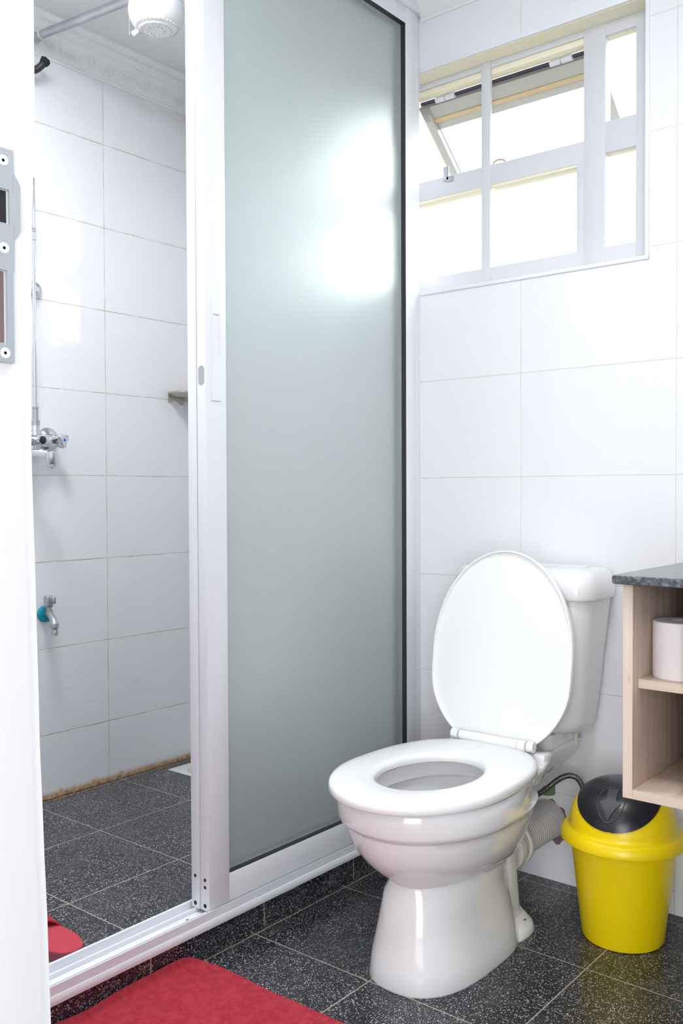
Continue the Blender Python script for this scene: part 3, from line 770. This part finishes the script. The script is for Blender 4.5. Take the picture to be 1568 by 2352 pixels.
# dense grid mat with rounded corners, lifting where it meets the curb
nx, ny = 60, 60; x0, x1, y0, y1 = -1.652, -.80, .72, 1.482; VG = {}
def inside(x, y):
    r = .06
    for cx, cy, sx, sy in ((x0+r, y1-r, -1, 1), (x1-r, y1-r, 1, 1)):
        if (x-cx)*sx > 0 and (y-cy)*sy > 0 and math.hypot(x-cx, y-cy) > r: return False
    return True
def warp(i, j):
    x = x0+(x1-x0)*i/nx; y = y0+(y1-y0)*j/ny; r = .06
    for cx, cy, sx, sy in ((x0+r, y1-r, -1, 1), (x1-r, y1-r, 1, 1)):
        dx, dy = (x-cx)*sx, (y-cy)*sy
        if dx > 0 and dy > 0:
            m_ = max(dx, dy); h = math.hypot(dx, dy)
            if h > 1e-6: x, y = cx+dx/h*m_*sx, cy+dy/h*m_*sy
    wv = .006*noise.noise(Vector((x*5, y*5, 0)))
    lift = max(0, 1-(x-x0)/.045)**2*(.012+.020*(noise.noise(Vector((y*7+.4, 2, 0)))*.9+.35))
    y += .010*noise.noise(Vector((x*4, 0, 7)))*max(0, (y-1.3)/.18) if y > 1.3 else 0
    return Vector((x+.001, y, .0035+max(0, wv)+max(0, lift)))
T = [[b.b.verts.new(warp(i, j)+Vector((0, 0, .005))) for j in range(ny+1)] for i in range(nx+1)]
Bt = [[b.b.verts.new(warp(i, j)-Vector((0, 0, .0025))) for j in range(ny+1)] for i in range(nx+1)]
for i in range(nx):
    for j in range(ny):
        b.b.faces.new((T[i][j], T[i+1][j], T[i+1][j+1], T[i][j+1])); b.b.faces.new((Bt[i][j], Bt[i][j+1], Bt[i+1][j+1], Bt[i+1][j]))
for i in range(nx):
    for j in (0, ny): b.b.faces.new((T[i][j], T[i+1][j], Bt[i+1][j], Bt[i][j]))
for j in range(ny):
    for i in (0, nx): b.b.faces.new((T[i][j], T[i][j+1], Bt[i][j+1], Bt[i][j]))
tag(b.build('bath_mat', MT['mat'], sharp=60), 'red felt floor mat lying against the black curb', 'mat')

sl = thing('slipper', (-1.90, 1.20, .06), 'red foam slipper on the shower floor by the door jamb', 'slipper')
def sole(z, d):
    out = []
    for i in range(60):
        t = 2*PI*i/60; c, s_ = math.cos(t), math.sin(t)
        lx = .135*math.copysign(abs(c)**.85, c)
        wdt = .053-.008*(1-c)*.5-.006*math.exp(-((lx+.01)/.05)**2)
        ly = (wdt-d)*math.copysign(abs(s_)**.8, s_)
        lx -= d*c
        a = math.radians(-2); X = lx*math.cos(a)-ly*math.sin(a); Y = lx*math.sin(a)+ly*math.cos(a)
        out.append(Vector((-1.888+X, 1.213+Y, z)))
    return out
b = MB(); b.loft([sole(.0605, .003), sole(.062, 0), sole(.072, 0)]); b.build('sole_bottom', MT['redside'], sl)
b = MB(); b.loft([sole(.072, -.0003), sole(.077, -.0003)]); b.build('sole_stripe', MT['yel2'], sl, label='yellow stripe around the sole')
b = MB(); b.loft([sole(.077, 0), sole(.0985, .001)]); b.build('midsole', MT['redside'], sl)
b = MB(); b.loft([sole(.0985, .001), sole(.1005, .003), sole(.1005, .02)]); b.build('footbed', MT['redsole'], sl)
b = MB(); rings = []
for k in range(13):
    t = k/12; rr2 = []
    for i in range(17):
        a = PI*i/16
        xx = -1.872-.075*t-.022*math.sin(a)*(1-t); wy = .047; hz = .030+.022*t
        rr2.append(Vector((xx, 1.213+wy*math.cos(a)+.0, .090+hz*math.sin(a))))
    rings.append(rr2)
VA = [[b.b.verts.new(p) for p in r] for r in rings]
VB2 = [[b.b.verts.new(p-Vector((0, (p.y-1.213)*.06, .003))) for p in r] for r in rings]
for A_ in (VA, VB2):
    for r1, r2 in zip(A_, A_[1:]):
        for i in range(16): b.b.faces.new((r1[i], r1[i+1], r2[i+1], r2[i]))
for k in (0, 12):
    for i in range(16): b.b.faces.new((VA[k][i], VA[k][i+1], VB2[k][i+1], VB2[k][i]))
b.build('strap', MT['redstrap'], sl, sharp=60)

# ================================================================== SHOWER FITTINGS
mx = thing('shower_mixer', (XS, 1.76, 1.25), 'chrome bath mixer tap with blue dotted handle on the shower wall', 'mixer tap')
mz = 1.287
b = MB(); b.lathe([(.040, 0), (.039, .004), (.030, .012), (.016, .018), (.014, .05)], (XS, 1.838, mz+.010), (1, 0, 0), 36); b.build('wall_flange', MT['chrome'], mx)
b = MB(); b.lathe([(.040, 0), (.039, .004), (.030, .012), (.016, .018), (.014, .05)], (XS, 1.690, mz+.010), (1, 0, 0), 36); b.build('wall_flange', MT['chrome'], mx)
b = MB(); b.tube([(-2.745, 1.66, mz), (-2.745, 1.68, mz), (-2.745, 1.80, mz), (-2.745, 1.812, mz), (-2.745, 1.826, mz)], [.015, .021, .021, .018, .012], 22)
b.tube([(-2.745, 1.763, mz), (-2.715, 1.763, mz)], .0165, 20); b.tube([(-2.745, 1.757, mz), (-2.745, 1.757, mz+.05)], [.018, .012], 16)
b.tube([(-2.745, 1.745, mz), (-2.745, 1.745, mz-.045)], [.014, .011], 16); b.build('mixer_body', MT['chrome'], mx)
b = MB(); b.lathe([(.0165, 0), (.0170, .002), (.0145, .003)], (-2.715, 1.763, mz), (1, 0, 0), 28); dv = b.build('diverter_knob', MT['chrome'], mx)
b = MB(); b.lathe([(.0140, 0), (.0130, .001), (.006, .0025), (.001, .003)], (-2.7125, 1.763, mz), (1, 0, 0), 24); b.build('diverter_cap', MT['black'], dv, label='black centre cap')
b = MB()
ax = Vector((.90, .30, .05)).normalized(); d_, u_, v_ = b.frame(ax)
def lobe(s_, h):
    o = Vector((-2.752, 1.834, mz+.001))+ax*h
    return [o+(u_*math.cos(t)+v_*math.sin(t))*s_*(.0215+.0055*math.cos(3*(t+.55))) for t in [2*PI*i/36 for i in range(36)]]
b.loft([lobe(.4, 0), lobe(.6, .006), lobe(.95, .020), lobe(1.05, .034), lobe(1.0, .039), lobe(.85, .041)]); hd = b.build('valve_handle', MT['chrome'], mx)
b = MB(); b.lathe([(.0052, 0), (.0052, .0008), (.004, .0012)], Vector((-2.752, 1.834, mz+.001))+ax*.0411, ax, 20); b.build('marker_dot', MT['blue'], hd, label='blue cold water dot')
b = MB(); p = smoothpath([(-2.745, 1.715, 1.243), (-2.72, 1.722, 1.243), (-2.67, 1.738, 1.240), (-2.65, 1.744, 1.236)], 5)
b.tube(p, [.013]*len(p), 16); b.tube([(-2.745, 1.745, 1.25), (-2.735, 1.735, 1.243)], .012, 14)
b.lathe([(.010, .018), (.019, .012), (.020, 0), (.0165, -.022), (.014, -.026)], (-2.642, 1.748, 1.230), (0, 0, 1), 22); sp = b.build('spout', MT['chrome'], mx)
b = MB(); b.lathe([(.0145, 0), (.0145, .009), (.0125, .010)], (-2.642, 1.748, 1.206), (0, 0, -1), 20); b.lathe([(.005, .010), (.004, .013), (.001, .015)], (-2.642, 1.748, 1.206), (0, 0, -1), 12); b.build('aerator', MT['dullmetal'], sp)
rs = thing('riser_pipe', (-2.745, 1.757, 1.34), 'thin chrome riser pipe above the mixer tap', 'pipe')
b = MB(); b.tube([(-2.745, 1.757, 1.395), (-2.745, 1.757, 2.15)], .0058, 16); b.build('pipe', MT['chrome'], rs)
b = MB(); b.lathe([(.014, 0), (.014, .015), (.0115, .018), (.0095, .02), (.0095, .054), (.011, .056), (.011, .060), (.006, .061)], (-2.745, 1.757, 1.337), (0, 0, 1), 20); b.build('pipe_socket', MT['dullmetal'], rs)
b = MB(); b.lathe([(.006, 0), (.0095, .001), (.0095, .005), (.007, .006), (.0075, .028), (.0095, .030), (.0095, .034), (.007, .036), (.0095, .038), (.006, .041)], (-2.745, 1.757, 1.945), (0, 0, 1), 20); b.build('coupling', MT['chrome'], rs)
kb = thing('wall_bracket', (XS, 1.80, 1.80), 'round chrome wall bracket holding the riser pipe', 'bracket')
b = MB(); b.lathe([(.030, 0), (.029, .006), (.022, .016), (.010, .022)], (XS, 1.790, 1.795), (1, 0, 0), 32); b.build('bracket_plate', MT['chrome'], kb)
b = MB(); b.tube([(XS+.02, 1.788, 1.795), (-2.765, 1.768, 1.795), (-2.748, 1.7585, 1.795)], [.011, .012, .010], 16); b.build('pipe_clip', MT['chrome'], kb)

tp = thing('wall_tap', (XS, 1.826, .70), 'small grey tap with teal collar low on the shower wall', 'tap')
tc = Vector((XS, 1.818, .700))
b = MB(); b.lathe([(.0285, 0), (.0285, .008), (.025, .013), (.014, .014)], tc, (1, 0, 0), 32); b.build('collar', MT['teal'], tp, label='teal plastic collar')
b = MB(); p = smoothpath([tc, tc+Vector((.03, -.004, .002)), tc+Vector((.055, -.012, .001)), tc+Vector((.080, -.018, -.012)), tc+Vector((.092, -.022, -.028))], 5)
b.tube(p, [.0115]*len(p), 16); o_ = tc+Vector((.093, -.022, -.026))
b.lathe([(.012, .004), (.0145, .002), (.0145, -.011), (.011, -.013), (.010, -.017), (.0108, -.019), (.0095, -.021), (.0108, -.024), (.0105, -.037)], o_, (0, 0, 1), 20)
b.tube([tc+Vector((.045, -.010, 0)), tc+Vector((.045, -.012, .028))], .009, 14); b.build('tap_body', MT['dullmetal'], tp)
b = MB(); q = tc+Vector((.045, -.012, .026))
b.box(q.x-.013, q.x+.012, q.y-.014, q.y+.012, q.z, q.z+.040, .006, 3); b.box(q.x+.005, q.x+.026, q.y+.000, q.y+.013, q.z+.013, q.z+.036, .004, 3); b.build('tap_handle', MT['dullmetal'], tp)

sd = thing('soap_dish', (XS, 2.42, 1.49), 'tarnished metal soap dish on the shower wall beside the door edge', 'soap dish')
b = MB()
def dr(z, d, r=.03):
    return rrect(XS+.001+d, XS+.105-d, 2.352+d, 2.488-d*.4, max(.006, r-d), z, 6)
b.loft([dr(1.478, .034), dr(1.481, .022), dr(1.488, .010), dr(1.4905, .004), dr(1.492, 0), dr(1.4985, 0), dr(1.4995, .002), dr(1.4985, .005), dr(1.490, .014), dr(1.485, .03)]); b.build('dish_tray', MT['dish'], sd)
b = MB(); b.prism([(2.368, 1.490), (2.368, 1.463), (2.371, 1.4595), (2.380, 1.4595), (2.388, 1.465), (2.400, 1.468), (2.412, 1.4665), (2.424, 1.459), (2.432, 1.453), (2.440, 1.452), (2.447, 1.457), (2.449, 1.490)], (XS+.0005, 0, 0), (0, 1, 0), (0, 0, 1), (1, 0, 0), .005)
br_ = b.build('dish_bracket', MT['dish'], sd)
for yy, zz in ((2.377, 1.4665), (2.438, 1.459)):
    c = MB(); c.lathe([(.005, 0), (.0045, .0015), (.002, .001)], (XS+.0056, yy, zz), (1, 0, 0), 16); c.build('screw', MT['dullmetal'], br_)
c = MB(); c.prism([(q.x, q.y) for q in rrect(-.028, .028, -.03, .03, .015, 0, 5)], (XS+.05, 2.448, 1.4992-.008), (1, 0, 0), (0, 1, 0), (0, 0, 1), .011)
tag(c.build('soap_sliver', MT['redsole']), 'thin red sliver of soap on the metal soap dish', 'soap')

# shower arm and electric shower head
HX, HY = -2.200, 1.83
sa = thing('electric_shower', (XS, 1.828, 2.61), 'white electric shower head on a grey galvanised pipe at top left', 'shower')
b = MB(); b.tube([(XS+.001, 1.771, 2.618), (HX-.030, HY, 2.612)], .0135, 20); b.build('supply_pipe', MT['galv'], sa, label='grey galvanised pipe')
b = MB(); A0 = Vector((XS+.001, 1.771, 2.618)); A1 = Vector((HX-.030, HY, 2.612)); ap = lambda q: A0.lerp(A1, q)
for q in (.135, .865, .895):
    b = MB(); b.tube([ap(q), ap(q+.010)], .0152, 18); b.build('binding_wire', MT['wire'], sa, label='cream wire wound around the pipe')
b = MB(); b.tube(smoothpath([(-2.305, 1.812, 2.600), (-2.304, 1.811, 2.57), (-2.306, 1.811, 2.53), (-2.304, 1.811, 2.50)]), .0008, 6); b.build('thread', MT['wire'], sa)
b = MB(); b.tube(smoothpath([(-2.36, 1.815, 2.622), (-2.335, 1.812, 2.630), (-2.30, 1.812, 2.648), (-2.28, 1.815, 2.665)]), .0022, 8); b.build('cable', MT['ink'], sa)
b = MB(); b.tube([(-2.328, 1.812, 2.643), (-2.318, 1.812, 2.650)], .008, 12); b.build('wire_cap', MT['orange'], sa, label='orange wire cap')
b = MB(); b.lathe([(.052, 2.490), (.062, 2.495), (.073, 2.506), (.0805, 2.522), (.0835, 2.540), (.0825, 2.555), (.0785, 2.570), (.0745, 2.5788), (.0735, 2.5790), (.0735, 2.5802), (.0742, 2.5805), (.066, 2.600), (.058, 2.620), (.053, 2.640), (.050, 2.660), (.048, 2.685), (.040, 2.6995)], (HX, HY, 0), (0, 0, 1), 56)
b.tube([(HX-.055, HY-.004, 2.620), (HX-.03, HY-.004, 2.620)], .020, 16); sh = b.build('head_body', MT['showerpl'], sa, sharp=40)
b = MB(); b.lathe([(.053, 2.4905), (.050, 2.487), (.001, 2.486)], (HX, HY, 0), (0, 0, 1), 48); b.tube([(HX-.045, HY-.03, 2.492), (HX-.062, HY-.040, 2.480)], [.007, .0085], 12); sf = b.build('spray_face', MT['showerpl'], sh)
for R_, n_, zz, rr3 in ((.062, 34, 2.4945, .0028), (.043, 24, 2.4865, .0024), (.024, 12, 2.4862, .0024)):
    c = MB()
    for k in range(n_):
        t = 2*PI*k/n_; x, y_ = HX+R_*math.cos(t), HY+R_*math.sin(t)
        c.tube([(x, y_, zz+.002), (x+.001*math.cos(t), y_+.001*math.sin(t), zz-.0022)], [rr3, rr3*.8], 8)
    o = c.build('nozzle_ring', MT['beige'], sh); o['label'] = 'ring of small water nozzles'
# maker's lettering around the upper body
def ring_text(txt, size, R_, z, a0, da, mt):
    import mathutils
    cu_ = bpy.data.curves.new('t', 'FONT'); cu_.body = txt; cu_.size = size; cu_.extrude = .0002; cu_.align_x = 'CENTER'
    o = bpy.data.objects.new('t', cu_); COL.objects.link(o)
    dg = bpy.context.evaluated_depsgraph_get(); me = bpy.data.meshes.new_from_object(o.evaluated_get(dg))
    bpy.data.objects.remove(o)
    for v in me.vertices:
        a = a0+v.co.x/R_; rad = R_-(v.co.y*.42)+v.co.z
        v.co = Vector((HX+rad*math.cos(a), HY+rad*math.sin(a), z+v.co.y))
    me.materials.append(mt); q = bpy.data.objects.new('printed_lettering', me); COL.objects.link(q)
    q.parent = sh; q.matrix_parent_inverse = sa.matrix_basis.inverted() @ Matrix.Identity(4); q.matrix_parent_inverse = (sa.matrix_basis @ sh.matrix_parent_inverse @ sh.matrix_basis).inverted(); q['label'] = 'dark printed lettering'
a_cam = math.atan2(-HY, -HX)
ring_text('LORENZETTI', .0105, .0612, 2.6125, a_cam+.40, 0, MT['ink'])

es = thing('pipe_stub', (XS, 1.76, 2.51), 'dark grey bent pipe stub high on the shower wall', 'pipe')
b = MB(); p = smoothpath([(XS, 1.74, 2.505), (-2.765, 1.755, 2.503), (-2.745, 1.772, 2.508), (-2.732, 1.785, 2.522), (-2.728, 1.792, 2.534)], 5); b.tube(p, .0115, 16); b.build('elbow', MT['rubber'], es)
b = MB(); e_ = []
for k in range(14):
    t = 2*PI*k/14; e_.append((.0135+.003*(k % 2))*1)
o_ = Vector((-2.728, 1.792, 2.532)); d_, u_, v_ = b.frame((.1, .5, .85))
b.loft([[o_+d_*h+(u_*math.cos(2*PI*k/14)+v_*math.sin(2*PI*k/14))*(e_[k]*s_) for k in range(14)] for h, s_ in ((-.006, .85), (.004, 1), (.014, 1.02), (.016, .7))]); b.build('taped_end', MT['dark'], es, label='taped black end')

dr_ = thing('floor_drain', (-2.63, 2.38, .06), 'white square floor drain with round grate in the shower corner', 'drain')
b = MB(); b.box(-2.735, -2.535, 2.300, 2.483, .0602, .0635, .001); b.build('drain_plate', MT['drainpl'], dr_)
b = MB(); cx_, cy_, rr4 = -2.625, 2.385, .062
b.lathe([(rr4+.004, 0), (rr4+.004, .0012), (rr4, .0016), (.001, .0016)], (cx_, cy_, .0635), (0, 0, 1), 48); b.build('grate', MT['grate'], dr_, label='round cream slotted grate')
b = MB()
for i in range(-5, 6):
    x = cx_+i*.0095; hh = math.sqrt(max(0, (rr4-.012)**2-(i*.0095)**2))
    for s0, s1 in ((-hh, -.006), (.004, hh)) if i % 2 else ((-hh, -hh*.35), (-hh*.25, hh*.25), (hh*.35, hh)):
        b.box(x-.0018, x+.0018, cy_+s0, cy_+s1, .0650, .0653)
b.build('grate_slots', MT['dish'], dr_)
